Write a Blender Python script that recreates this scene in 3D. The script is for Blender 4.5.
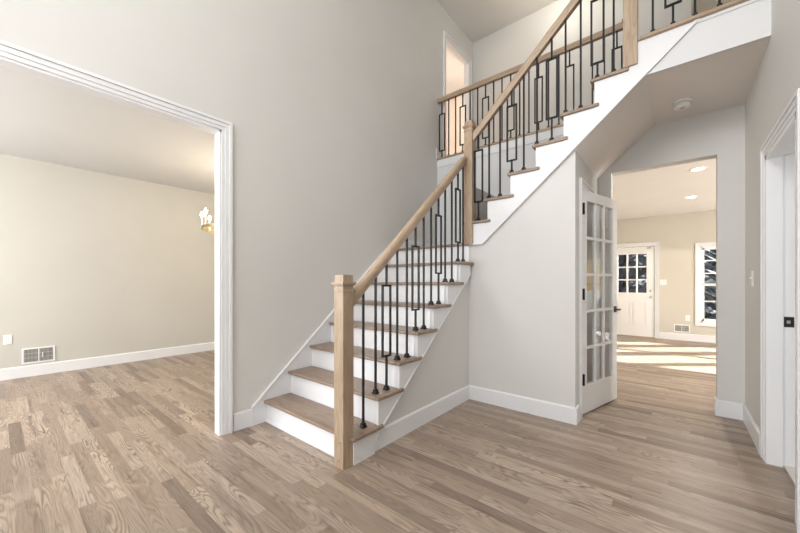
import bpy, bmesh, math, random
from mathutils import Vector, Matrix
random.seed(7)
C = bpy.context.scene
for o in list(bpy.data.objects): bpy.data.objects.remove(o)
COL = C.collection

# ------------------------------------------------------------------ camera
YAW = math.atan2(277, 335)
cd = bpy.data.cameras.new('camera'); cam = bpy.data.objects.new('camera', cd); COL.objects.link(cam)
cam.location = (0, 0, 1.19); cam.rotation_euler = (math.pi/2, 0, YAW)
cd.sensor_width = 36; cd.lens = 36*335/800; cd.shift_y = 16.5/800; cd.clip_start = .02
C.camera = cam
# ------------------------------------------------------------------ world, sun, daylight
C.view_settings.view_transform = 'Standard'; C.view_settings.look = 'None'; C.view_settings.gamma = 1
C.view_settings.use_curve_mapping = False
C.view_settings.exposure = 0.15
W = bpy.data.worlds.new('sky'); C.world = W; W.use_nodes = True
wn = W.node_tree; bg = wn.nodes['Background']
sky = wn.nodes.new('ShaderNodeTexSky'); sky.sky_type = 'NISHITA'; sky.sun_disc = False
sky.sun_elevation = math.radians(20); sky.sun_rotation = math.radians(50)
wn.links.new(sky.outputs[0], bg.inputs[0]); bg.inputs[1].default_value = .075
def lamp(name, kind, loc, energy, color=(1, 1, 1), rot=(0, 0, 0), size=None, sy=None, radius=None, angle=None, spread=None):
    d = bpy.data.lights.new(name, kind); d.energy = energy; d.color = color
    if kind == 'AREA':
        d.shape = 'RECTANGLE'; d.size = size; d.size_y = sy
        if spread: d.spread = spread
    if radius is not None and kind in ('POINT', 'SPOT'): d.shadow_soft_size = radius
    if angle is not None: d.angle = angle
    o = bpy.data.objects.new(name, d); COL.objects.link(o); o.location = loc; o.rotation_euler = rot
    return o
H90 = math.pi/2
e = math.radians(20.5)
sd = Vector((-.77*math.cos(e), -.64*math.cos(e), -math.sin(e)))
sun = lamp('sun', 'SUN', (8, 16, 9), 36.0, (1, .97, .93), angle=math.radians(.6))
sun.rotation_euler = sd.to_track_quat('-Z', 'Y').to_euler()
DAY = (.97, .98, 1.0)
# daylight entering by the windows of the foyer's front wall (behind the camera), dining room and kitchen
lamp('foyer_upper_window_light', 'AREA', (-1.0, -2.25, 4.0), 82, DAY, (H90, 0, 0), 2.6, 2.0)
lamp('foyer_door_light', 'AREA', (-1.15, -2.25, 1.25), 42, DAY, (H90, 0, 0), 2.4, 1.9)
lamp('dining_window_light', 'AREA', (-4.6, -2.25, 1.55), 168, DAY, (H90, 0, 0), 2.6, 1.6)
lamp('kitchen_window_light', 'AREA', (4.55, 5.5, 1.5), 190, (1, .97, .93), (H90, 0, H90), 1.8, 1.8)

# ------------------------------------------------------------------ node helpers
class N:
    def __init__(s, name):
        s.m = bpy.data.materials.new(name); s.m.use_nodes = True
        s.t = s.m.node_tree; s.b = s.t.nodes['Principled BSDF']
    def new(s, typ, **k):
        n = s.t.nodes.new(typ)
        for a, v in k.items(): setattr(n, a, v)
        return n
    def link(s, a, b): s.t.links.new(a, b)
    def math(s, op, a, b=None, c=None):
        n = s.new('ShaderNodeMath', operation=op)
        for i, v in enumerate((a, b, c)):
            if v is None: continue
            if isinstance(v, (int, float)): n.inputs[i].default_value = v
            else: s.link(v, n.inputs[i])
        return n.outputs[0]
    def comb(s, x, y, z):
        n = s.new('ShaderNodeCombineXYZ')
        for i, v in enumerate((x, y, z)):
            if isinstance(v, (int, float)): n.inputs[i].default_value = v
            else: s.link(v, n.inputs[i])
        return n.outputs[0]
    def noise(s, vec, scale, detail=2, rough=.5, dist=0):
        n = s.new('ShaderNodeTexNoise'); n.inputs['Scale'].default_value = scale; n.inputs['Detail'].default_value = detail
        n.inputs['Roughness'].default_value = rough; n.inputs['Distortion'].default_value = dist
        if vec is not None: s.link(vec, n.inputs['Vector'])
        return n.outputs['Fac']
    def ramp(s, fac, stops):
        n = s.new('ShaderNodeValToRGB'); el = n.color_ramp.elements
        while len(el) < len(stops): el.new(.5)
        for q, (p, c) in zip(el, stops): q.position = p; q.color = (*c, 1) if len(c) == 3 else c
        s.link(fac, n.inputs[0]); return n.outputs[0]
    def mix(s, fac, a, b, blend='MIX'):
        n = s.new('ShaderNodeMix', data_type='RGBA', blend_type=blend)
        for i, v in ((0, fac), (6, a), (7, b)):
            if isinstance(v, (int, float)): n.inputs[i].default_value = v
            elif isinstance(v, tuple): n.inputs[i].default_value = (*v, 1)
            else: s.link(v, n.inputs[i])
        return n.outputs[2]
    def obj(s): return s.new('ShaderNodeTexCoord').outputs['Object']
    def sep(s, v):
        n = s.new('ShaderNodeSeparateXYZ'); s.link(v, n.inputs[0]); return n.outputs
    def bump(s, h, strength=.2, dist=.002):
        n = s.new('ShaderNodeBump'); n.inputs['Strength'].default_value = strength; n.inputs['Distance'].default_value = dist
        s.link(h, n.inputs['Height']); s.link(n.outputs[0], s.b.inputs['Normal'])
def paint(name, col, rough=.6, bump=.08):
    n = N(name); o = n.obj()
    v = n.noise(o, 1.3, 2)
    c = n.ramp(v, [(.3, tuple(q*.975 for q in col)), (.7, tuple(min(1, q*1.02) for q in col))])
    n.link(c, n.b.inputs['Base Color']); n.b.inputs['Roughness'].default_value = rough
    if bump: n.bump(n.noise(o, 260, 3), bump, .001)
    return n.m
def plain(name, col, rough=.5, metal=0, emit=None, es=0):
    n = N(name); o = n.obj()
    v = n.noise(o, 40, 2)
    r = n.math('MULTIPLY_ADD', v, .1, rough-.05); n.link(r, n.b.inputs['Roughness'])
    n.b.inputs['Base Color'].default_value = (*col, 1); n.b.inputs['Metallic'].default_value = metal
    if emit: n.b.inputs['Emission Color'].default_value = (*emit, 1); n.b.inputs['Emission Strength'].default_value = es
    return n.m
def glass(name, tint=(.97, .98, .98), k=.1):
    n = N(name); t = n.new('ShaderNodeBsdfTransparent'); t.inputs[0].default_value = (*tint, 1)
    g = n.new('ShaderNodeBsdfGlossy'); g.inputs['Roughness'].default_value = .02
    lw = n.new('ShaderNodeLayerWeight'); lw.inputs['Blend'].default_value = .5
    m = n.new('ShaderNodeMixShader')
    n.link(n.math('MULTIPLY_ADD', n.math('POWER', lw.outputs['Facing'], 5.0), .8, k), m.inputs[0]); n.link(t.outputs[0], m.inputs[1]); n.link(g.outputs[0], m.inputs[2])
    n.link(m.outputs[0], n.t.nodes['Material Output'].inputs[0])
    return n.m
def oak(name, axis, tones, dark, rough=.42):
    """oak with grain along one axis: contour lines of a stretched noise give cathedrals, fine noise gives pores"""
    n = N(name); x, y, z = n.sep(n.obj())
    rnd = n.new('ShaderNodeObjectInfo').outputs['Random']
    p = {'X': (x, y, z), 'Y': (y, x, z), 'Z': (z, x, y)}[axis]
    off = n.math('MULTIPLY', rnd, 37.0)
    a = n.math('MULTIPLY_ADD', p[0], 1.3, off)
    v = n.comb(a, n.math('MULTIPLY', p[1], 9), n.math('MULTIPLY', p[2], 9))
    big = n.noise(v, 1.0, 2, .5)
    rings = n.math('SINE', n.math('MULTIPLY', big, 75))
    fine = n.noise(n.comb(n.math('MULTIPLY_ADD', p[0], 9, off), n.math('MULTIPLY', p[1], 320), n.math('MULTIPLY', p[2], 320)), 1, 3)
    c = n.ramp(big, [(.3, tones[0]), (.5, tones[1]), (.72, tones[2])])
    f = n.math('MULTIPLY', n.math('MAXIMUM', n.math('SUBTRACT', rings, .1), 0.0), .42)
    c = n.mix(f, c, dark)
    f2 = n.math('MULTIPLY', n.math('MAXIMUM', n.math('SUBTRACT', fine, .52), 0.0), 1.6)
    c = n.mix(f2, c, dark)
    n.link(c, n.b.inputs['Base Color']); n.b.inputs['Roughness'].default_value = rough
    n.bump(fine, .12, .001)
    return n.m
def floor_mat():
    n = N('oak strip flooring'); x, y, z = n.sep(n.obj())
    PW, PL = .070, .80
    v = n.math('DIVIDE', y, PW); row = n.math('FLOOR', v)
    wn1 = n.new('ShaderNodeTexWhiteNoise', noise_dimensions='1D'); n.link(row, wn1.inputs['W'])
    u = n.math('ADD', n.math('DIVIDE', x, PL), n.math('MULTIPLY', wn1.outputs[0], 9.7)); pl = n.math('FLOOR', u)
    wn2 = n.new('ShaderNodeTexWhiteNoise', noise_dimensions='2D'); n.link(n.comb(row, pl, 0), wn2.inputs['Vector'])
    idv = wn2.outputs['Value']; idc = n.sep(wn2.outputs['Color'])
    off = n.math('MULTIPLY', idv, 61)
    big = n.noise(n.comb(n.math('MULTIPLY_ADD', x, 1.3, off), n.math('MULTIPLY', y, 9.5), off), 1, 2, .4, .4)
    med = n.noise(n.comb(n.math('MULTIPLY_ADD', x, 1.0, off), n.math('MULTIPLY', y, 16), n.math('MULTIPLY', off, 1.7)), 1, 2)
    rings = n.math('SINE', n.math('MULTIPLY', big, 120))
    fine = n.noise(n.comb(n.math('MULTIPLY_ADD', x, 7, off), n.math('MULTIPLY', y, 300), off), 1, 3)
    c = n.ramp(idv, [(0, FT[0]), (.18, FT[1]), (.45, FT[2]), (.75, FT[3]), (1, FT[4])])
    c = n.mix(n.math('MULTIPLY', idc[1], .35), c, FT[5])
    # broad darker mineral streaks on some boards
    st = n.math('MULTIPLY', n.math('MAXIMUM', n.math('SUBTRACT', med, .56), 0.0), 4.2)
    c = n.mix(n.math('MULTIPLY', n.math('MINIMUM', st, 1.0), .55), c, FT[6])
    # grain strength varies from board to board and within each board
    patch = n.noise(n.comb(n.math('MULTIPLY_ADD', x, 2.2, off), n.math('MULTIPLY', y, 9), off), 1, 2)
    amp = n.math('MULTIPLY', n.math('MULTIPLY_ADD', idc[0], .62, .16), n.math('MAXIMUM', n.math('MULTIPLY_ADD', patch, 3.4, -1.2), .15))
    f = n.math('MULTIPLY', n.math('POWER', n.math('MAXIMUM', rings, 0.0), 1.6), n.math('MINIMUM', amp, .75))
    c = n.mix(f, c, FT[6])
    hl = n.math('MULTIPLY', n.math('MAXIMUM', n.math('MULTIPLY', rings, -1.0), 0.0), n.math('MULTIPLY', n.math('MINIMUM', amp, .75), .45))
    c = n.mix(hl, c, (.62, .51, .41))
    f2 = n.math('MULTIPLY', n.math('MAXIMUM', n.math('SUBTRACT', fine, .5), 0.0), 2.2)
    c = n.mix(n.math('MINIMUM', f2, .8), c, FT[6])
    # thin dark streaks along the board
    sk_ = n.noise(n.comb(n.math('MULTIPLY_ADD', x, 1.6, off), n.math('MULTIPLY', y, 34), off), 1, 2, .5, .3)
    c = n.mix(n.math('MINIMUM', n.math('MULTIPLY', n.math('MAXIMUM', n.math('SUBTRACT', sk_, .6), 0.0), 5.0), .6), c, (.11, .075, .052))
    fy = n.math('FRACT', v); fx = n.math('FRACT', u)
    ey = n.math('LESS_THAN', n.math('MINIMUM', fy, n.math('SUBTRACT', 1.0, fy)), .008)
    ex = n.math('LESS_THAN', n.math('MINIMUM', fx, n.math('SUBTRACT', 1.0, fx)), .0009)
    gap = n.math('MAXIMUM', ey, ex)
    c = n.mix(n.math('MULTIPLY', gap, .35), c, (.1, .07, .05))
    n.link(c, n.b.inputs['Base Color'])
    n.link(n.math('MULTIPLY_ADD', fine, .12, .33), n.b.inputs['Roughness'])
    n.bump(n.math('SUBTRACT', n.math('MULTIPLY', fine, .3), gap), .12, .001)
    return n.m
FT = [(.185, .132, .098), (.275, .202, .149), (.335, .251, .187), (.395, .302, .228), (.48, .376, .289), (.35, .29, .248), (.10, .066, .046)]

M = {}
M['wall'] = paint('greige wall paint', (.64, .627, .60))
M['dining'] = paint('beige dining wall paint', (.545, .527, .478))
M['kitchen'] = paint('sand kitchen wall paint', (.565, .535, .465))
M['ceil'] = paint('flat white ceiling paint', (.74, .725, .69), .8)
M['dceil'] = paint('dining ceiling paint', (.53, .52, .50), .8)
M['sofit'] = paint('hall soffit paint', (.75, .70, .655), .8)
M['kceil'] = paint('warm white kitchen ceiling paint', (.80, .79, .77), .8)
M['hallceil'] = paint('upper ceiling paint', (.74, .73, .695), .8)
M['trim'] = paint('white satin trim paint', (.76, .76, .77), .35, 0)
M['panelwhite'] = paint('white matt stairwell paint', (.69, .69, .695), .5, .05)
M['floor'] = floor_mat()
TR = [(.25, .18, .13), (.305, .222, .162), (.365, .272, .20)]
M['treadX'] = oak('stained oak tread', 'X', TR, (.15, .095, .06), .38)
M['treadY'] = oak('stained oak tread along the upper flight', 'Y', TR, (.15, .095, .06), .38)
LT = [(.355, .257, .175), (.425, .317, .22), (.50, .382, .275)]
M['oakX'] = oak('natural oak rail', 'X', LT, (.30, .205, .135))
M['oakZ'] = oak('natural oak post', 'Z', LT, (.25, .17, .11))
M['iron'] = plain('satin black iron', (.018, .018, .02), .45, .6)
M['black'] = plain('black hardware', (.012, .011, .01), .5, .1)
M['chrome'] = plain('brushed nickel', (.62, .6, .56), .3, 1)
M['brass'] = plain('aged brass', (.40, .30, .15), .38, .9)
M['plastic'] = plain('white plastic', (.80, .80, .78), .4)
M['dark'] = plain('dark duct', (.13, .125, .12), .8)
M['slot'] = plain('dark slot', (.03, .03, .03), .6)
M['ventgrey'] = plain('grey louvre enamel', (.5, .49, .47), .5)
M['glass'] = glass('clear window glass', k=.02)
M['doorglass'] = glass('clear door glass', k=.015)
M['bulb'] = plain('frosted candle bulb', (1, .9, .7), .4, 0, (1, .80, .52), 42)
M['led'] = plain('led lens', (1, 1, 1), .4, 0, (1, .93, .82), 14)
M['stone'] = plain('pale threshold stone', (.62, .58, .52), .4)
M['door'] = paint('white door paint', (.82, .81, .80), .4, 0)
M['ground'] = paint('winter lawn', (.14, .12, .085), .95, .2)
M['bark'] = paint('bark', (.05, .042, .036), .9, .3)
M['needle'] = paint('evergreen needles', (.11, .13, .15), .9, .3)

# ------------------------------------------------------------------ mesh helpers
class MB:
    def __init__(s): s.bm = bmesh.new()
    def box(s, x0, x1, y0, y1, z0, z1):
        vs = [s.bm.verts.new(p) for p in ((x0,y0,z0),(x1,y0,z0),(x1,y1,z0),(x0,y1,z0),(x0,y0,z1),(x1,y0,z1),(x1,y1,z1),(x0,y1,z1))]
        for f in ((0,3,2,1),(4,5,6,7),(0,1,5,4),(1,2,6,5),(2,3,7,6),(3,0,4,7)): s.bm.faces.new([vs[i] for i in f])
        return s
    def prism(s, poly, axis, a0, a1):
        """poly in the two other axes (order: x->(y,z), y->(x,z), z->(x,y))"""
        def P(q, a):
            return {'x': (a, q[0], q[1]), 'y': (q[0], a, q[1]), 'z': (q[0], q[1], a)}[axis]
        A = [s.bm.verts.new(P(q, a0)) for q in poly]; B = [s.bm.verts.new(P(q, a1)) for q in poly]
        s.bm.faces.new(A); s.bm.faces.new(B[::-1]); n = len(poly)
        for i in range(n): s.bm.faces.new((A[i], B[i], B[(i+1) % n], A[(i+1) % n]))
        return s
    def tube(s, p0, p1, r0, r1=None, n=12, cap=True):
        r1 = r0 if r1 is None else r1; p0, p1 = Vector(p0), Vector(p1)
        q = (p1-p0).to_track_quat('Z', 'Y')
        R = []
        for p, r in ((p0, r0), (p1, r1)):
            R.append([s.bm.verts.new(p + q @ Vector((r*math.cos(2*math.pi*i/n), r*math.sin(2*math.pi*i/n), 0))) for i in range(n)])
        for i in range(n): s.bm.faces.new((R[0][i], R[0][(i+1) % n], R[1][(i+1) % n], R[1][i]))
        if cap: s.bm.faces.new(R[0][::-1]); s.bm.faces.new(R[1])
        return s
    def lathe(s, prof, c=(0, 0, 0), n=24, axis=(0, 0, 1)):
        q = Vector(axis).to_track_quat('Z', 'Y'); c = Vector(c); R = []
        for r, z in prof:
            if r < 1e-6: R.append([s.bm.verts.new(c + q @ Vector((0, 0, z)))])
            else: R.append([s.bm.verts.new(c + q @ Vector((r*math.cos(2*math.pi*i/n), r*math.sin(2*math.pi*i/n), z))) for i in range(n)])
        for A, B in zip(R, R[1:]):
            for i in range(n):
                j = (i+1) % n
                if len(A) == 1 and len(B) == 1: continue
                if len(A) == 1: s.bm.faces.new((A[0], B[j], B[i]))
                elif len(B) == 1: s.bm.faces.new((A[i], A[j], B[0]))
                else: s.bm.faces.new((A[i], A[j], B[j], B[i]))
        return s
    def build(s, name, mat, parent=None, bevel=0, smooth=False, kind=None, loc=None, seg=2):
        """vertices are in world space; the object's origin goes to loc (or to its parent's origin)"""
        bm = s.bm
        po = Vector(ORG.get(parent.name, (0, 0, 0))) if parent else Vector((0, 0, 0))
        org = Vector(loc) if loc is not None else po
        bmesh.ops.translate(bm, verts=bm.verts, vec=-org)
        bmesh.ops.recalc_face_normals(bm, faces=bm.faces)
        me = bpy.data.meshes.new(name); bm.to_mesh(me); bm.free()
        o = bpy.data.objects.new(name, me); COL.objects.link(o); me.materials.append(mat)
        if parent: o.parent = parent
        o.location = org-po; ORG[o.name] = tuple(org)
        if smooth:
            for f in me.polygons: f.use_smooth = True
        if bevel:
            b = o.modifiers.new('bevel', 'BEVEL'); b.width = bevel; b.segments = seg; b.limit_method = 'ANGLE'; b.angle_limit = .6
        if kind: o['kind'] = kind
        return o
ORG = {}
def S(name, mb, mat, parent=None, bevel=0):
    o = mb.build(name, mat, parent, bevel)
    if parent is None: o['kind'] = 'structure'
    return o
def empty(name, loc):
    o = bpy.data.objects.new(name, None); COL.objects.link(o); o.location = loc; o.empty_display_size = .1
    ORG[o.name] = tuple(loc); return o
def tag(o, label, cat, group=None):
    o['label'] = label; o['category'] = cat
    if group: o['group'] = group
    return o
def thing(name, loc, label, cat, group=None): return tag(empty(name, loc), label, cat, group)
def wall_x(mb, x0, x1, y0, y1, z0, z1, holes=()):
    """wall in the YZ plane with rectangular holes (ya,yb,za,zb) that do not overlap in y"""
    y = y0
    for ya, yb, za, zb in sorted(holes):
        if ya > y: mb.box(x0, x1, y, ya, z0, z1)
        if za > z0: mb.box(x0, x1, ya, yb, z0, za)
        if zb < z1: mb.box(x0, x1, ya, yb, zb, z1)
        y = yb
    if y < y1: mb.box(x0, x1, y, y1, z0, z1)
    return mb
def wall_y(mb, y0, y1, x0, x1, z0, z1, holes=()):
    x = x0
    for xa, xb, za, zb in sorted(holes):
        if xa > x: mb.box(x, xa, y0, y1, z0, z1)
        if za > z0: mb.box(xa, xb, y0, y1, z0, za)
        if zb < z1: mb.box(xa, xb, y0, y1, zb, z1)
        x = xb
    if x < x1: mb.box(x, x1, y0, y1, z0, z1)
    return mb

# ------------------------------------------------------------------ main dimensions
XL, XR = -2.745, .455              # faces of the left and right foyer walls
XF = -1.655                       # face of the wall under the lower flight
YW = 3.115                        # face of the wall under the upper flight
XU = -.66                         # face of the side wall under the stair
YB = 4.14                         # rear wall of the hall
F2 = 3.032; YC = 4.19; CE = 5.38             # upper floor, foyer ceiling
YF = -2.2                         # front wall
ZT = [.19, .392, .593, .795, .997, 1.199, 1.40, 1.605, 1.815, 2.02, 2.225, 2.43, 2.635, 2.84, F2]
YN = [1.461+.2315*k for k in range(8)]                 # nosings of treads 1-8 (8 is the landing)
XN = {k: -1.697+.2305*(k-9) for k in range(9, 16)}     # nosings of treads 9-15
SLU = .886
def soff(x): return 2.33+SLU*(x+.64)                   # underside line of the upper flight
ZS = 2.742                                             # flat soffit of the hall

# ------------------------------------------------------------------ floors and ceilings
S('floor', MB().box(-6.5, 4.8, -2.4, 9.35, -.12, 0), M['floor'])
S('ceiling_foyer', MB().box(-3.0, .6, -2.4, 5.45, CE, CE+.12), M['hallceil'])
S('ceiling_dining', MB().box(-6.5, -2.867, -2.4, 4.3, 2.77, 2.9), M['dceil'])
S('ceiling_kitchen', MB().box(-2.9, 4.8, 4.27, 9.35, 2.635, 2.73), M['kceil'])
# ------------------------------------------------------------------ walls
OY0, OY1, OZ = -.75, 1.128, 2.385                      # cased opening to the dining room
DY0, DY1 = 4.42, 5.17                                  # doorway of the upper hall
wl = wall_x(MB(), -2.825, XL, -2.4, 4.36, 0, CE, [(OY0, OY1, 0, OZ)])
wall_x(wl, -2.825, XL, 4.36, 5.45, 2.75, CE, [(DY0, DY1, F2, 4.96)])
S('wall_left', wl, M['wall'])
RY0, RY1, RZ = 2.505, 3.272, 2.035                      # doorway in the right wall
S('wall_right', wall_x(MB(), XR, XR+.16, -2.4, YB, 0, CE, [(RY0, RY1, 0, RZ)]), M['wall'])
HX0, HX1, HZ = -.535, .279, 2.348                      # opening from hall to kitchen
S('wall_rear', wall_y(MB(), YB, 4.265, XU-.1, XR+.13, 0, 2.9, [(HX0, HX1, 0, HZ)]), M['wall'])
S('wall_stairwell', wall_y(MB(), YC, 4.265, -2.865, XU-.1, 0, 2.92), M['panelwhite'])
fw = wall_y(MB(), -2.4, YF-.1, -6.5, .6, 0, CE, [(-5.9, -3.3, .7, 2.4), (-2.4, .1, .02, 2.3)])
S('wall_front', fw, M['wall'])
# front wall's tall window is one more opening
bpy.data.objects.remove(bpy.data.objects['wall_front'])
fw = MB()
wall_y(fw, -2.4, YF-.1, -6.5, -2.8, 0, 2.9, [(-5.9, -3.3, .7, 2.4)])
wall_y(fw, -2.4, YF-.1, -2.8, .6, 0, 2.7, [(-2.4, .1, .02, 2.3)])
wall_y(fw, -2.4, YF-.1, -2.8, .6, 2.7, CE, [(-2.5, .2, 3.0, 5.0)])
S('wall_front', fw, M['wall'])
# under the lower flight: triangle below the stringer
def strl(y): return .165+.846*(y-1.779)
S('wall_understair_left', MB().prism([(1.69, 0), (YW+.1, 0), (YW+.1, strl(YW+.1)+.05), (1.69, strl(1.69)+.05)], 'x', XF-.1, XF), M['wall'])
S('wall_understair_front', MB().prism([(XF-.02, 0), (XU, 0), (XU, soff(XU)+.02), (-1.49, 1.588), (XF-.02, 1.588)], 'y', YW, YW+.1), M['wall'])
CY0, CY1, CZ = 3.318, 4.072, 2.045                     # closet doorway in the side wall
us = wall_x(MB(), XU-.1, XU, YW+.1, YB, 0, soff(XU), [(CY0, CY1, 0, CZ)])
S('wall_understair_side', us, M['wall'])
# soffit: sloped part then flat, solid under the stair and the upper floor
xs = -.64+(ZS-2.33)/SLU
S('ceiling_hall', MB().prism([(XU, soff(XU)), (xs, ZS), (XR, ZS), (XR, ZS+.05), (xs-.02, ZS+.05), (XU, soff(XU)+.06)], 'y', 3.105, YB), M['sofit'])
S('floor_upper', MB().box(-.28, XR, 3.11, YB, ZS+.05, F2).box(-2.745, 2.2, YC, 7.6, 2.92, F2).box(-.28, XR, YB, YC, 2.92, F2), M['treadX'])
# closet interior
S('wall_closet', MB().box(XF, XF+.02, YW+.1, YB, 0, 2.2), M['wall'])
# upper hall
S('wall_hall_rear', MB().box(-2.865, .13, 5.32, 5.44, F2, CE).box(.01, .13, 5.44, 7.6, F2, CE), M['wall'])
S('wall_hall_end', MB().box(.01, 2.2, 7.5, 7.6, F2, CE).box(2.1, 2.2, 4.0, 7.5, F2, CE), M['dining'])
S('wall_hall_right', MB().box(XR, 2.2, 4.14, 4.26, F2, CE), M['wall'])
S('ceiling_upper', MB().box(-.0, 2.2, 4.14, 7.6, CE, CE+.1), M['hallceil'])
# bedroom behind the upper doorway
S('wall_bedroom', MB().box(-5.0, -4.9, 3.8, 6.5, F2, CE).box(-4.9, -2.865, 6.4, 6.5, F2, CE).box(-4.9, -2.865, 3.8, 3.9, F2, CE), paint('peach bedroom wall', (.72, .63, .55)))
S('ceiling_bedroom', MB().box(-5, -2.865, 3.8, 6.5, CE, CE+.1), M['ceil'])
S('floor_bedroom', MB().box(-5, -2.865, 3.8, 6.5, 2.93, F2), M['treadX'])
# dining room
S('wall_dining_far', MB().box(-6.5, -6.36, -2.4, 4.3, 0, 2.9), M['dining'])
S('wall_dining_rear', MB().box(-6.36, -2.865, 3.6, 3.72, 0, 2.9), M['dining'])
# kitchen / family room
KY = 9.1
WZ0, WZ1 = .40, 1.92
WIN = [(.37, 1.05), (1.27, 2.1), (2.36, 3.36), (3.46, 4.36)]
kx0, kx1 = -1.175, -.385
kw = wall_y(MB(), KY, KY+.15, -2.9, 4.8, 0, 2.73, [(kx0-.01, kx1+.01, 0, 2.0)]+[(a, b, WZ0, WZ1) for a, b in WIN])
S('wall_kitchen_far', kw, M['kitchen'])
S('wall_kitchen_left', MB().box(-2.9, -2.78, 4.265, KY, 0, 2.73), M['kitchen'])
S('wall_kitchen_right', wall_x(MB(), 4.6, 4.72, 4.27, KY, 0, 2.73, [(4.6, 6.4, .5, 2.3)]), M['kitchen'])
S('wall_kitchen_near', MB().box(XR+.16, 4.6, YB, 4.27, 0, 2.73), M['kitchen'])
# side room behind the doorway in the right wall
S('wall_sideroom', MB().box(2.4, 2.5, 1.0, 4.14, 0, 2.5).box(.6, 2.4, 1.0, 1.1, 0, 2.5), M['dining'])
S('ceiling_sideroom', MB().box(.6, 2.5, 1.0, 4.14, 2.44, 2.54), M['ceil'])
S('hill', MB().prism([(22, -.6), (60, -.6), (60, 14), (34, 8.5), (27, 5.0)], 'x', -40, 14), paint('bare winter hillside', (.26, .29, .33), .95, .3))
S('ground', MB().box(-40, 60, 9.36, 70, -.6, -.5), M['ground'])

# ------------------------------------------------------------------ baseboards
BH, BT = .142, .015
def bb_x(name, face, sgn, y0, y1, z=0, parent=None):   # board on a wall facing +x / -x
    a, t = face, BT*sgn
    poly = [(a, z), (a+t, z), (a+t, z+BH-.012), (a+t*.45, z+BH), (a, z+BH)]
    return S(name, MB().prism(poly, 'y', y0, y1), M['trim'])
def bb_y(name, face, sgn, x0, x1, z=0):
    a, t = face, BT*sgn
    poly = [(a, z), (a+t, z), (a+t, z+BH-.012), (a+t*.45, z+BH), (a, z+BH)]
    return S(name, MB().prism(poly, 'x', x0, x1), M['trim'])
bb_x('baseboard_left', XL, 1, OY1+.09, 1.362)
bb_x('baseboard_understair_left', XF, 1, 1.69, YW)
bb_y('baseboard_understair_front', YW, -1, XF+BT, XU)
bb_x('baseboard_understair_side', XU, 1, YW-BT, CY0-.076)
bb_x('baseboard_right', XR, -1, 3.372, YB)
bb_y('baseboard_rear', YB, -1, HX1-.0, XR-BT)
bb_x('baseboard_rear_return', HX1, -1, YB-BT, 4.265)
bb_x('baseboard_dining', -6.36, 1, -2.3, 3.6)
bb_y('baseboard_kitchen', KY, -1, kx1+.09, 4.6)
bb_x('baseboard_hall', XL, 1, 4.15, DY0-.09, F2)
bb_y('baseboard_hall_rear', 5.32, -1, XL, .13, F2)

# ------------------------------------------------------------------ casings (trim_n)
def casing(mb, plane, axis, sgn, a0, a1, ztop, z0=0, w=.088, t=.018, legs=(1, 1)):
    """stepped casing round an opening a0..a1 on a wall face; axis 'x' = wall faces x"""
    def bx(u0, u1, d, za, zb):
        p0, p1 = sorted((plane, plane+sgn*d))
        if axis == 'x': mb.box(p0, p1, u0, u1, za, zb)
        else: mb.box(u0, u1, p0, p1, za, zb)
    strips = ((0, .34, .6), (.34, .74, .95), (.74, 1, 1.45))
    for f0, f1, k in strips:
        if legs[0]: bx(a0-w*f1, a0-w*f0, t*k, z0, ztop+w*f1)
        if legs[1]: bx(a1+w*f0, a1+w*f1, t*k, z0, ztop+w*f1)
        bx(a0-w*f0*legs[0], a1+w*f0*legs[1], t*k, ztop+w*f0, ztop+w*f1)
    return mb
m = casing(MB(), XL, 'x', 1, OY0, OY1, OZ, w=.075)
S('trim_1', m, M['trim'])
S('trim_2', MB().box(-2.828, XL+.004, OY1-.016, OY1+.001, 0, OZ).box(-2.828, XL+.004, OY0, OY1, OZ-.016, OZ+.001).box(-2.828, XL+.004, OY0, OY0+.016, 0, OZ), M['trim'])
m = casing(MB(), XR, 'x', -1, RY0, RY1, RZ, w=.078, t=.010)
S('trim_3', m, M['trim'])
m = MB()
for a, b, t in ((XR-.003, XR+.074, .03), (XR+.074, XR+.165, .018)):
    m.box(a, b, RY1-t, RY1+.001, 0, RZ).box(a, b, RY0-.001, RY0+t, 0, RZ).box(a, b, RY0, RY1, RZ-t, RZ+.001)
S('trim_4', m, M['trim'])
S('trim_5', MB().box(XR+.078, XR+.16, RY0+.018, RY1-.018, 0, .014), M['stone'])
S('floor_sideroom', MB().box(XR+.16, 2.4, 1.1, YB, -.01, .01), M['stone'])
m = casing(MB(), XU, 'x', 1, CY0, CY1, CZ, w=.062, t=.016)
S('trim_6', m, M['trim'])
S('trim_7', MB().box(XU-.105, XU+.002, CY0-.001, CY0+.014, 0, CZ).box(XU-.105, XU+.002, CY1-.014, CY1+.001, 0, CZ).box(XU-.105, XU+.002, CY0, CY1, CZ-.008, CZ+.001), M['trim'])
m = casing(MB(), XL, 'x', 1, DY0, DY1, 4.955, z0=F2, w=.072)
S('trim_8', m, M['trim'])
S('trim_9', MB().box(-2.828, XL+.003, DY1-.016, DY1+.001, F2, 4.96).box(-2.828, XL+.003, DY0, DY1, 4.942, 4.961), M['trim'])
m = casing(MB(), KY, 'y', -1, kx0-.01, kx1+.01, 2.0, w=.075)
S('trim_10', m, M['trim'])
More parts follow.
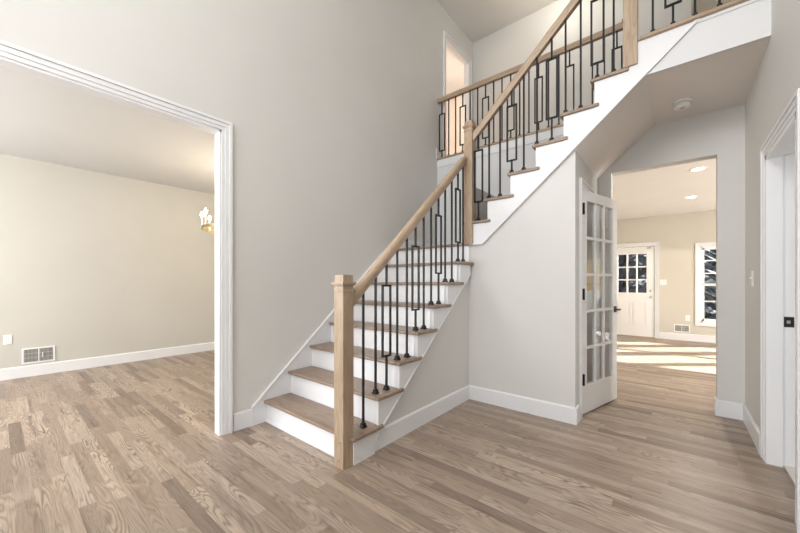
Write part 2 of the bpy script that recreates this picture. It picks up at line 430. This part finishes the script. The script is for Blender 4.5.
# ------------------------------------------------------------------ oak edge of the upper floor and white fascias
S('trim_11', MB().box(XN[15]+.1, XR, 3.062, 3.13, F2-.026, F2+.001), M['oakX'], bevel=.008)
S('trim_12', MB().box(XL, -.26, YC-.022, 4.26, F2-.026, F2+.001), M['oakX'], bevel=.008)
S('trim_13', MB().box(XL, -.26, YC-.006, YC, 2.92, F2-.026), M['trim'])
S('trim_14', MB().box(XL, -.26, YC-.012, YC-.001, 2.90, 2.92), M['trim'])
S('wall_fascia', MB().box(-.3, XR, 3.098, 3.11, ZS, F2-.026), M['panelwhite'])
S('trim_15', MB().box(.1, XR, 3.088, 3.098, F2-.046, F2-.026), M['trim'])

# ------------------------------------------------------------------ staircase
st = thing('staircase', (-2.18, 1.46, 0), 'L-shaped staircase with stained oak treads and white risers climbing beside the greige wall', 'staircase')
TT = .028
SX = XF+.033                                            # outer face of the lower stringer
for k in range(7):
    y0, y1, z = YN[k], YN[k+1]+.03, ZT[k]
    MB().box(-2.722, SX+.001, y0, y1-.0, z-TT, z).box(SX+.001, SX+.026, y0, y1+.034, z-TT, z).build('tread', M['treadX'], st, .009, seg=3)
    MB().box(-2.722, XF+.004, y0+.03, y0+.045, (ZT[k-1]-.001 if k else 0), z-TT+.001).build('riser', M['trim'], st)
MB().box(-2.722, XF+.004, YN[7]+.03, YN[7]+.045, ZT[6]-.001, ZT[7]-TT+.001).build('riser', M['trim'], st)
# landing and its nosing
MB().box(-2.722, -1.6, YN[7], YC-.001, ZT[7]-TT, ZT[7]).build('landing', M['treadX'], st, .011, seg=3)
YE = 3.068                                              # open end of the upper treads
YS = YW-.027                                            # outer face of the upper stringer
for k in range(9, 15):
    x0, x1, z = XN[k], XN[k+1]+.03, ZT[k-1]
    ye = (YB if x1 > XU-.1 else YC)-.001
    MB().box(x0, x1, YS-.001, ye, z-TT, z).box(x0, x1+(.034 if k < 14 else .0), YE, YS-.001, z-TT, z).build('tread', M['treadY'], st, .009, seg=3)
    MB().box(x0+.031, x0+.045, YW-.004, ye, ZT[k-2]-.001, z-TT+.001).build('riser', M['trim'], st)
MB().box(XN[15]+.031, XN[15]+.045, YW-.004, YB-.001, ZT[13]-.001, F2-.026).build('riser', M['trim'], st)
# stringers: sawtooth boards on the open side
poly = [(YN[0]+.03, 0), (1.69, 0), (1.69, strl(1.69)+.08)]
poly = [(YN[0]+.03, 0), (1.689, 0), (1.689, strl(1.689)), (YS, strl(YS))]
top = []
for k in range(7):
    top += [(YN[k]+.03, ZT[k]-TT), (YN[k+1]+.03, ZT[k]-TT)]
poly += [(YS, ZT[6]-TT)] + [q for q in reversed(top) if q[0] < YS]
MB().prism(poly, 'x', XF, SX).build('stringer', M['trim'], st)
poly = [(-1.622, 1.572), (-1.50, 1.572), (-1.50+(3.02-1.572)/SLU+.02, 3.02)]
poly = [(XN[9]+.03, 1.577)]
xa = -.64+(1.577-2.33)/SLU
xb = -.64+(F2-.027-2.33)/SLU
poly += [(xa, 1.577), (xb, F2-.027)]
top = []
for k in range(9, 15): top += [(XN[k]+.03, ZT[k-1]-TT), (XN[k+1]+.03, ZT[k-1]-TT)]
top += [(XN[15]+.03, F2-.027)]
poly += list(reversed(top))
MB().prism(poly, 'y', YS, YW).build('stringer', M['trim'], st)
# bead along the lower edge of the upper stringer
hb = .026
poly = [(SX-.01, 1.577), (xa, 1.577), (xb, F2-.027), (xb-.03, F2-.027), (xa-.012, 1.577+.018), (SX-.01, 1.577+.018)]
MB().prism(poly, 'y', YS-.009, YS+.002).build('stringer_bead', M['trim'], st)
poly = [(1.70, strl(1.70)), (YS, strl(YS)), (YS, strl(YS)+.018), (1.70, strl(1.70)+.018)]
MB().prism(poly, 'x', SX, SX+.004).build('stringer_bead', M['trim'], st)
# wall skirt of the lower flight, and the level one along the landing
def sk(y): return .158+.871*(y-1.365)
poly = [(1.362, 0), (1.362, sk(1.362)), (2.93, sk(2.93)), (3.25, ZT[7]+.15), (YC, ZT[7]+.15), (YC, 1.3), (2.0, .2), (1.6, 0)]
MB().prism(poly, 'x', XL+.001, XL+.022).build('skirt_board', M['trim'], st)
poly = [(1.362, sk(1.362)-.001), (2.93, sk(2.93)), (2.93, sk(2.93)-.02), (1.362, sk(1.362)-.02)]
MB().prism(poly, 'x', XL+.02, XL+.028).build('skirt_bead', M['trim'], st)
# shoe moulding below the first riser
MB().box(-2.722, -1.722, YN[0]+.014, YN[0]+.031, 0, .018).build('shoe_moulding', M['trim'], st, .004)

# ------------------------------------------------------------------ railings
NW = .0455
def newel(parent, cx, cy, z0, ztop, plugs=False):
    o = MB().box(cx-NW, cx+NW, cy-NW, cy+NW, z0, ztop-.07).build('newel_post', M['oakZ'], parent, .003, loc=(cx, cy, z0))
    c = MB()
    for r, a, b in ((NW+.004, .108, .098), (NW+.009, .070, .060), (NW+.013, .060, .046)):
        c.box(cx-r, cx+r, cy-r, cy+r, ztop-a, ztop-b)
    r0, r1 = NW-.002, NW-.004
    vs = [c.bm.verts.new(p) for p in [(cx+sx*r, cy+sy*r, z) for r, z in ((r0, ztop-.048), (r1, ztop)) for sx, sy in ((-1,-1),(1,-1),(1,1),(-1,1))]]
    for f in ((0,3,2,1),(4,5,6,7),(0,1,5,4),(1,2,6,5),(2,3,7,6),(3,0,4,7)): c.bm.faces.new([vs[i] for i in f])
    c.build('newel_cap', M['oakZ'], o, .002)
    if plugs:
        for dx, dz in ((-.025, .155), (.018, .165), (.0, .045)):
            MB().tube((cx+dx, cy-NW-.0015, dz), (cx+dx, cy-NW+.002, dz), .0075, n=12).build('wood_plug', M['treadX'], o)
    return o
RAILP = [(-.023, 0), (.023, 0), (.026, .009), (.0265, .024), (.031, .029), (.0315, .048), (.028, .059), (.020, .067), (0, .0695), (-.020, .067), (-.028, .059), (-.0315, .048), (-.031, .029), (-.0265, .024), (-.026, .009)]
def rail(parent, p0, p1, name='handrail'):
    """handrail whose underside's middle runs from p0 to p1; built along local x and turned"""
    p0, p1 = Vector(p0), Vector(p1); d = p1-p0; L = d.length
    m = MB(); m.prism(RAILP, 'x', 0, L)
    bmesh.ops.recalc_face_normals(m.bm, faces=m.bm.faces)
    me = bpy.data.meshes.new(name); m.bm.to_mesh(me); m.bm.free(); me.materials.append(M['oakX'])
    o = bpy.data.objects.new(name, me); COL.objects.link(o); o.parent = parent
    X = d.normalized(); Y = Vector((0, 0, 1)).cross(X).normalized(); Z = X.cross(Y)
    R = Matrix((X, Y, Z)).transposed().to_4x4()
    o.matrix_local = Matrix.Translation(p0-Vector(ORG[parent.name])) @ R
    b = o.modifiers.new('bevel', 'BEVEL'); b.width = .002; b.segments = 1
    return o
BR = .0068
def baluster(parent, x, y, z0, z1, along, rect=None):
    """square iron bar, or one with an open rectangle between heights rect; along: 'x' or 'y' = plane of the guard"""
    m = MB()
    if rect is None: m.box(x-BR, x+BR, y-BR, y+BR, z0, z1)
    else:
        a, b = rect; hw = .043
        m.box(x-BR, x+BR, y-BR, y+BR, z0, a+BR); m.box(x-BR, x+BR, y-BR, y+BR, b-BR, z1)
        for s in (-1, 1):
            if along == 'x': m.box(x+s*hw-BR, x+s*hw+BR, y-BR, y+BR, a-BR, b+BR)
            else: m.box(x-BR, x+BR, y+s*hw-BR, y+s*hw+BR, a-BR, b+BR)
        for z in (a, b):
            if along == 'x': m.box(x-hw+BR, x+hw-BR, y-BR, y+BR, z-BR, z+BR)
            else: m.box(x-BR, x+BR, y-hw+BR, y+hw-BR, z-BR, z+BR)
    o = m.build('baluster', M['iron'], parent, loc=(x, y, z0))
    s = MB().lathe([(0, 0), (.027, 0), (.027, .008), (.0205, .016), (.0205, .026), (.0125, .033), (0, .033)], (x, y, z0), 4)
    bmesh.ops.rotate(s.bm, cent=(x, y, z0), matrix=Matrix.Rotation(math.pi/4, 3, 'Z'), verts=s.bm.verts)
    s.build('baluster_shoe', M['iron'], o)
    return o
# lower flight
BX = -1.676
N2 = (-1.636, 3.107)
rl = thing('stair_railing', (BX, 1.452, 0), 'railing of the lower stair flight with oak post standing on the floor', 'railing', 'stair railings')
newel(rl, BX, 1.452, 0, 1.243, True)
def rlb(y): return 1.588+.893*(y-2.14)
rail(rl, (BX, 1.48, rlb(1.48)), (BX, N2[1]-.03, rlb(N2[1]-.03)))
LB = [(1.627, 0, 0), (1.750, 1, 0), (1.868, 1, 1), (1.993, 2, 0), (2.113, 2, 0), (2.230, 3, 1), (2.346, 3, 0), (2.458, 4, 0), (2.578, 4, 1), (2.691, 5, 0), (2.811, 5, 0), (2.930, 6, 1), (3.032, 6, 0)]
for y, k, r in LB:
    t = rlb(y)-.175
    baluster(rl, BX, y, ZT[k], rlb(y)+.01, 'y', (t-.525, t) if r else None)
# upper flight
BY = 3.107
ru = thing('stair_railing', (N2[0], N2[1], ZT[7]), 'railing of the upper stair flight from landing post to top post', 'railing', 'stair railings')
newel(ru, N2[0], N2[1], ZT[7]-.02, 2.84)
N3 = (-.2745, 3.115)
newel(ru, N3[0], N3[1], ZT[13], 4.15)
def rub(x): return 3.115+.94*(x+1.075)
rail(ru, (N2[0]+.03, BY, rub(N2[0]+.03)), (N3[0]-.03, BY, rub(N3[0]-.03)))
UB = [(-1.543, 9, 1), (-1.428, 10, 0), (-1.316, 10, 0), (-1.201, 11, 1), (-1.088, 11, 0), (-.970, 12, 0), (-.845, 12, 1), (-.733, 13, 0), (-.617, 13, 0), (-.496, 14, 1), (-.384, 14, 0)]
for x, k, r in UB:
    t = ZT[k-1]+(.71 if k in (9, 12) else .63)+.01*(k-9)/3
    baluster(ru, x, BY, ZT[k-1], rub(x)+.01, 'x', (t-.515, t) if r else None)
# guard along the edge of the upper floor to the right of the top post
rg = thing('balcony_railing', (.08, BY, F2), 'short guard of iron balusters between the top stair post and the right wall', 'railing', 'upper floor guards')
rail(rg, (N3[0]+.03, BY, 3.80), (XR, BY, 3.80))
for i, x in enumerate((-.138, -.022, .097, .22, .335)):
    baluster(rg, x, BY, F2, 3.805, 'x', (3.195, 3.66) if i % 3 == 1 else None)
# balcony behind
YG = YC+.03
rb = thing('balcony_railing', (-1.5, YG, F2), 'long balcony guard with oak handrail and iron balusters behind the upper stairs', 'railing', 'upper floor guards')
rail(rb, (XL, YG, 3.868), (-.41, YG, 3.868))
newel(rb, -.385, YG, F2, 3.99)
i = 0; x = -2.683
while x < -.46:
    baluster(rb, x, YG, F2, 3.875, 'x', (3.15, 3.69) if i in (0, 3, 6, 9, 12, 15, 19) else None)
    x += .1153; i += 1

# ------------------------------------------------------------------ door_1: fifteen-light closet door, ajar
hinge = Vector((-.655, 3.334, 0)); ang = -math.radians(14.4)
d1 = empty('door_1', hinge); d1['kind'] = 'structure'
d1.rotation_euler = (0, 0, ang)
def dbox(name, mat, boxes, parent=d1, bevel=0):
    m = MB()
    for b in boxes: m.box(*b)
    bm = m.bm; bmesh.ops.recalc_face_normals(bm, faces=bm.faces)
    me = bpy.data.meshes.new(name); bm.to_mesh(me); bm.free(); me.materials.append(mat)
    o = bpy.data.objects.new(name, me); COL.objects.link(o); o.parent = parent
    if bevel:
        b = o.modifiers.new('bevel', 'BEVEL'); b.width = bevel; b.segments = 2
    return o
DW, DT = .735, .035
gx0, gx1, gz0, gz1 = .10, .64, .262, 1.938
Z0, Z1 = .012, 2.032
fr = [(-DT, 0, 0, gx0, Z0, Z1), (-DT, 0, gx1, DW, Z0, Z1), (-DT, 0, gx0, gx1, Z0, gz0), (-DT, 0, gx0, gx1, gz1, Z1)]
leaf = dbox('door_frame', M['door'], fr, bevel=.003)
mb = []
cw = (gx1-gx0)/3; rh = (gz1-gz0)/5
for i in (1, 2): mb.append((-DT+.004, -.004, gx0+cw*i-.013, gx0+cw*i+.013, gz0, gz1))
for j in range(1, 5): mb.append((-DT+.005, -.005, gx0, gx1, gz0+rh*j-.013, gz0+rh*j+.013))
dbox('muntin', M['door'], mb, bevel=.003)
for j in range(5):
    for i in range(3):
        dbox('pane', M['doorglass'], [(-DT/2-.002, -DT/2+.002, gx0+cw*i, gx0+cw*(i+1), gz0+rh*j, gz0+rh*(j+1))])
for z in (.33, 1.09, 1.85):
    dbox('hinge', M['black'], [(-.006, .027, -.012, .004, z-.05, z+.05)])
hd = dbox('handle', M['black'], [(0, .008, DW-.075, DW-.025, .895, .955)], bevel=.002)
dbox('lever', M['black'], [(.008, .045, DW-.056, DW-.044, .919, .931), (.04, .052, DW-.15, DW-.044, .917, .933)], hd, bevel=.002)
dbox('rear_lever', M['black'], [(-DT-.008, -DT, DW-.075, DW-.025, .895, .955), (-DT-.05, -DT-.008, DW-.056, DW-.044, .919, .931), (-DT-.058, -DT-.045, DW-.15, DW-.044, .917, .933)], hd, bevel=.002)

# ------------------------------------------------------------------ door_2: white back door with nine lights
d2 = empty('door_2', (-.78, KY+.03, 0)); d2['kind'] = 'structure'
gxa, gxb, gza, gzb = -1.047, -.515, .975, 1.835
yd0, yd1 = KY+.01, KY+.05
m = MB().box(kx0, gxa, yd0, yd1, .01, 1.985).box(gxb, kx1, yd0, yd1, .01, 1.985).box(gxa, gxb, yd0, yd1, .01, gza).box(gxa, gxb, yd0, yd1, gzb, 1.985)
leaf2 = m.build('door_leaf', M['door'], d2)
m = MB()
for x0, x1 in ((gxa, -.80), (-.76, gxb)):
    for a, b, c, d in ((x0, x1, .26, .275), (x0, x1, .75, .765), (x0, x0+.015, .275, .75), (x1-.015, x1, .275, .75)): m.box(a, b, yd0-.014, yd0, c, d)
    m.box(x0+.035, x1-.035, yd0-.010, yd0, .31, .715)
m.build('raised_panel', M['door'], d2)
m = MB(); f = .014
m.box(gxa-.02, gxb+.02, yd0-.008, yd0, gzb, gzb+.02).box(gxa-.02, gxb+.02, yd0-.008, yd0, gza-.02, gza).box(gxa-.02, gxa, yd0-.008, yd0, gza, gzb).box(gxb, gxb+.02, yd0-.008, yd0, gza, gzb)
for i in (1, 2):
    x = gxa+(gxb-gxa)*i/3; m.box(x-f, x+f, yd0-.002, yd1-.005, gza, gzb)
    z = gza+(gzb-gza)*i/3; m.box(gxa, gxb, yd0-.001, yd1-.006, z-f, z+f)
m.build('muntin', M['door'], d2)
for i in range(3):
    for j in range(3):
        a = (gxb-gxa)/3; b = (gzb-gza)/3
        MB().box(gxa+a*i, gxa+a*(i+1), yd0+.018, yd0+.022, gza+b*j, gza+b*(j+1)).build('pane', M['glass'], d2)
for z in (.885, 1.02):
    h = MB().lathe([(0, 0), (.03, 0), (.03, .008), (.012, .012), (.012, .03), (.026, .04), (.028, .055), (.018, .066), (0, .068)] if z < 1 else [(0, 0), (.027, 0), (.027, .012), (.01, .016), (0, .018)], (-.44, yd0, z), 16, (0, -1, 0))
    h.build('door_knob' if z < 1 else 'deadbolt', M['chrome'], d2, smooth=True)
MB().box(-.51, -.43, yd0-.02, yd0, 1.945, 1.965).build('chain_bracket', M['brass'], d2)
MB().box(kx0, kx1, KY-.03, KY+.12, 0, .012).build('threshold', M['brass'], d2)

# ------------------------------------------------------------------ kitchen windows
for wi, (a, b) in enumerate(WIN):
    w = empty('window_%d' % (wi+1), ((a+b)/2, KY, WZ0)); w['kind'] = 'structure'
    m = MB(); casing(m, KY, 'y', -1, a, b, WZ1, WZ0-.08, w=.082)
    m.box(a-.082, b+.082, KY-.02, KY, WZ0-.08, WZ0)
    m.build('window_casing', M['trim'], w)
    m = MB().box(a, a+.022, KY, KY+.15, WZ0, WZ1).box(b-.022, b, KY, KY+.15, WZ0, WZ1).box(a, b, KY, KY+.15, WZ0, WZ0+.022).box(a, b, KY, KY+.15, WZ1-.022, WZ1)
    m.build('window_frame', M['trim'], w)
    for nm, z0, z1, rows, y in (('upper_sash', 1.13, WZ1-.022, 3, KY+.075), ('lower_sash', WZ0+.022, 1.18, 2, KY+.04)):
        m = MB(); x0, x1 = a+.022, b-.022; t = .034
        m.box(x0, x0+t, y, y+.03, z0, z1).box(x1-t, x1, y, y+.03, z0, z1).box(x0, x1, y, y+.03, z0, z0+t+.008).box(x0, x1, y, y+.03, z1-t, z1)
        for r in range(1, rows if wi == 0 else 1):
            z = z0+(z1-z0)*r/rows + (.02 if rows == 2 else 0); m.box(x0+t, x1-t, y+.004, y+.026, z-.011, z+.011)
        sa = m.build(nm, M['trim'], w)
        MB().box(x0+.01, x1-.01, y+.013, y+.017, z0+.01, z1-.01).build('pane', M['glass'], sa)

# ------------------------------------------------------------------ small wall and ceiling fittings
def vent(name_loc, axis, face, sgn, a0, a1, z0, z1, label):
    """return-air grille with two louvred fields"""
    t = thing('wall_vent', name_loc, label, 'vent')
    def bx(m, u0, u1, d0, d1, za, zb):
        p0, p1 = sorted((face+sgn*d0, face+sgn*d1))
        return m.box(p0, p1, u0, u1, za, zb) if axis == 'x' else m.box(u0, u1, p0, p1, za, zb)
    f = .017; am = (a0+a1)/2
    m = MB(); bx(m, a0, a0+f, .001, .01, z0, z1); bx(m, a1-f, a1, .001, .01, z0, z1); bx(m, a0+f, a1-f, .001, .01, z0, z0+f); bx(m, a0+f, a1-f, .001, .01, z1-f, z1); bx(m, am-.004, am+.004, .001, .009, z0+f, z1-f)
    m.build('vent_frame', M['plastic'], t)
    m = MB(); bx(m, a0+f, a1-f, .0005, .0015, z0+f, z1-f); m.build('duct_opening', M['dark'], t)
    m = MB(); n = 22
    for i in range(n):
        u = a0+f+(a1-a0-2*f)*(i+.5)/n
        bx(m, u-.0024, u+.0024, .0015, .007, z0+f, z1-f)
    for z in (z0+(z1-z0)*.36, z0+(z1-z0)*.64): bx(m, a0+f, a1-f, .0015, .005, z-.0022, z+.0022)
    m.build('louvre_slats', M['ventgrey'], t)
    m = MB(); bx(m, am+.03, am+.036, .007, .02, (z0+z1)/2-.03, (z0+z1)/2+.03); m.build('damper_lever', M['plastic'], t)
vent((-6.36, .363, .15), 'x', -6.36, 1, .215, .508, .165, .362, 'white louvred floor-level vent on the dining room wall beside the outlet')
vent((.08, KY, .15), 'y', KY, -1, -.05, .206, .17, .325, 'white louvred vent above the far room baseboard between door and window')
def plate(name, loc, axis, sgn, label, cat, kind, group=None, w=.072, h=.118):
    x, y, z = loc
    t = thing(name, loc, label, cat, group)
    def bx(m, u0, u1, d0, d1, z0, z1):
        if axis == 'x':
            p = sorted((x+sgn*d0, x+sgn*d1)); return m.box(p[0], p[1], y+u0, y+u1, z+z0, z+z1)
        p = sorted((y+sgn*d0, y+sgn*d1)); return m.box(x+u0, x+u1, p[0], p[1], z+z0, z+z1)
    bx(MB(), -w/2, w/2, .0005, .006, -h/2, h/2).build('cover_plate', M['plastic'], t, .0015)
    if kind == 'outlet':
        for s in (-1, 1):
            r = bx(MB(), -.017, .017, .006, .008, s*.021-.014, s*.021+.014).build('receptacle', M['plastic'], t, .001)
            m = MB()
            for u, q in ((-.007, .005), (.006, .004)): bx(m, u-.0012, u+.0012, .008, .0085, s*.021-q+.002, s*.021+q+.002)
            bx(m, -.002, .002, .008, .0085, s*.021-.011, s*.021-.007)
            m.build('slots', M['slot'], r)
    else:
        for s in ((0,) if kind == 'switch' else (-.023, .023)):
            r = bx(MB(), s-.006, s+.006, .006, .008, -.013, .013).build('switch_surround', M['plastic'], t)
            bx(MB(), s-.004, s+.004, .008, .018, -.001, .010).build('toggle', M['plastic'], r)
plate('wall_outlet', (-6.36, .1, .493), 'x', 1, 'white double outlet on the beige dining room wall above the vent', 'outlet', 'outlet')
plate('wall_outlet', (.172, KY, .468), 'y', -1, 'white outlet on the far room wall below left of the window', 'outlet', 'outlet')
plate('light_switch', (-.225, KY, 1.205), 'y', -1, 'white double light switch on the far room wall beside the back door', 'switch', 'double', w=.115)
plate('light_switch', (XR, 3.76, 1.225), 'x', -1, 'white light switch on the right hall wall near the doorway', 'switch', 'switch')
# strike plate on the right doorway's jamb
sp = thing('strike_plate', (XR+.1, RY1-.018, .938), 'black strike plate on the white jamb of the right doorway', 'strike plate')
MB().box(XR+.078, XR+.122, RY1-.0205, RY1-.0181, .905, .972).build('plate', M['black'], sp, .001)
MB().box(XR+.090, XR+.106, RY1-.0212, RY1-.0205, .928, .948).build('latch_hole', M['chrome'], sp)
# smoke detector
sm = thing('smoke_detector', (.035, 3.75, ZS), 'round white smoke detector on the hall ceiling under the upper floor', 'smoke detector')
MB().lathe([(0, 0), (.066, 0), (.066, -.012), (.066, -.02), (0, -.02)], (.035, 3.75, ZS), 32).build('mounting_base', M['plastic'], sm)
MB().lathe([(0, -.02), (.048, -.02), (.048, -.027), (.058, -.029), (.058, -.044), (.05, -.051), (.03, -.054), (0, -.054)], (.035, 3.75, ZS), 32).build('sensor_cover', M['plastic'], sm)
MB().lathe([(0, -.054), (.02, -.054), (.02, -.0555), (0, -.0555)], (.035, 3.75, ZS), 20).build('test_button', M['ventgrey'], sm)
# recessed lights
for q, (x, y, lab) in enumerate([(.205, 5.68, 'round recessed ceiling light in the far room nearest the hall opening'), (.182, 7.45, 'round recessed ceiling light in the far room nearer the back door wall')]):
    t = thing('recessed_light', (x, y, 2.635), lab, 'ceiling light', 'recessed lights in the far room')
    MB().lathe([(.062, -.0005), (.09, -.0005), (.09, -.004), (.07, -.007), (.062, -.004), (.062, -.0005)], (x, y, 2.635), 32).build('trim_ring', M['plastic'], t)
    MB().lathe([(0, -.001), (.061, -.001), (.061, -.003), (0, -.003)], (x, y, 2.635), 32).build('lens', M['led'], t)
    lamp('recessed_lamp', 'SPOT', (x, y, 2.62), 62, (1, .88, .75), radius=.05).data.spot_size = 2.4
# chandelier
cc = Vector((-4.6, 2.18, 0)); cr = .50; cz = 1.893
ch = thing('chandelier', (cc.x, cc.y, cz), 'brass ring chandelier with lit candle bulbs hanging in the dining room', 'chandelier')
MB().lathe([(cr-.012, 0), (cr, 0), (cr, .04), (cr-.012, .04), (cr-.012, 0)], (cc.x, cc.y, cz), 64).build('ring', M['brass'], ch)
MB().lathe([(0, 2.70-cz+.07), (.065, 2.70-cz+.07), (.055, 2.70-cz+.04), (0, 2.70-cz+.035)], (cc.x, cc.y, cz), 24).build('canopy', M['brass'], ch)
MB().tube((cc.x, cc.y, cz+.55), (cc.x, cc.y, 2.74), .008).build('stem', M['brass'], ch)
for k in range(3):
    a = 2*math.pi*k/3+.9
    MB().tube((cc.x+(cr-.006)*math.cos(a), cc.y+(cr-.006)*math.sin(a), cz+.03), (cc.x, cc.y, cz+.56), .004, n=8).build('suspension_rod', M['brass'], ch)
for k in range(12):
    a = 2*math.pi*k/12+.07
    x, y = cc.x+(cr-.006)*math.cos(a), cc.y+(cr-.006)*math.sin(a)
    c = MB().lathe([(0, .03), (.016, .032), (.016, .042), (.008, .047), (.008, .16), (0, .16)], (x, y, cz), 12).build('candle_sleeve', M['plastic'], ch)
    MB().lathe([(0, .16), (.010, .165), (.018, .185), (.017, .205), (.008, .228), (0, .24)], (x, y, cz), 12).build('bulb', M['bulb'], c, smooth=True)
lamp('chandelier_lamp', 'POINT', (cc.x, cc.y, cz+.2), 30, (1, .86, .66), radius=.3)
# lamp of the lit bedroom; the rest are unseen fills added for brightness
lamp('foyer_fill_light', 'POINT', (-.6, -.45, 3.4), 68, (1, .975, .945), radius=.3)  # unseen fill added to brighten the foyer walls and upper storey
lamp('bedroom_lamp', 'POINT', (-3.9, 5.2, 4.9), 10, (1, .94, .9), radius=.15)
lamp('passage_fill_light', 'POINT', (1.2, 6.4, 5.0), 12, (1, .88, .74), radius=.1)  # unseen fill added so the passage end is not dark
lamp('sideroom_fill_light', 'AREA', (2.3, 2.75, 1.35), 20, DAY, (H90, 0, H90), 1.5, 1.7)  # added side fill for the left wall; no window is built here
lamp('hall_fill_light', 'POINT', (-1.2, 4.75, 5.2), 11, (1, .93, .82), radius=.1)  # unseen fill added to lift the upper hall's wall and ceiling

# ------------------------------------------------------------------ evergreens outside the back windows
for i, (x, y, h) in enumerate([(-3.7, 14.5, 6.5), (-.1, 14.2, 6.6), (3.6, 14.6, 7), (-5.4, 18.6, 8), (-1.8, 18.4, 8.5), (1.8, 18.5, 8)]):
    lab = ['evergreen tree seen through the back door glass', 'evergreen tree seen through the narrow far window'][i in (1, 2, 5)]
    t = thing('evergreen_tree', (x, y, -.5), 'dark '+lab, 'tree', 'evergreens behind the house: '+('window' if i in (1, 2, 5) else 'door'))
    MB().tube((x, y, -.5), (x, y, h*.9-.5), .16, .03, 10).build('trunk', M['bark'], t)
    m = MB(); rr = random.Random(i)
    for k in range(900):
        f = rr.random()**.8; z = -.3+f*h; r = (1-f)*1.7*(.35+.65*rr.random())+.05; a = rr.random()*6.283
        c = Vector((x+r*math.cos(a), y+r*math.sin(a), z)); d = Vector((math.cos(a)*.28, math.sin(a)*.28, -.12-.1*rr.random()))
        s_ = Vector((-math.sin(a), math.cos(a), 0))*.13; u = Vector((0, 0, .05))
        v = [m.bm.verts.new(q) for q in (c-s_+u*rr.random(), c+d, c+s_+u*rr.random(), c-d*.8+u)]
        m.bm.faces.new(v); 
    m.build('foliage', M['needle'], t)
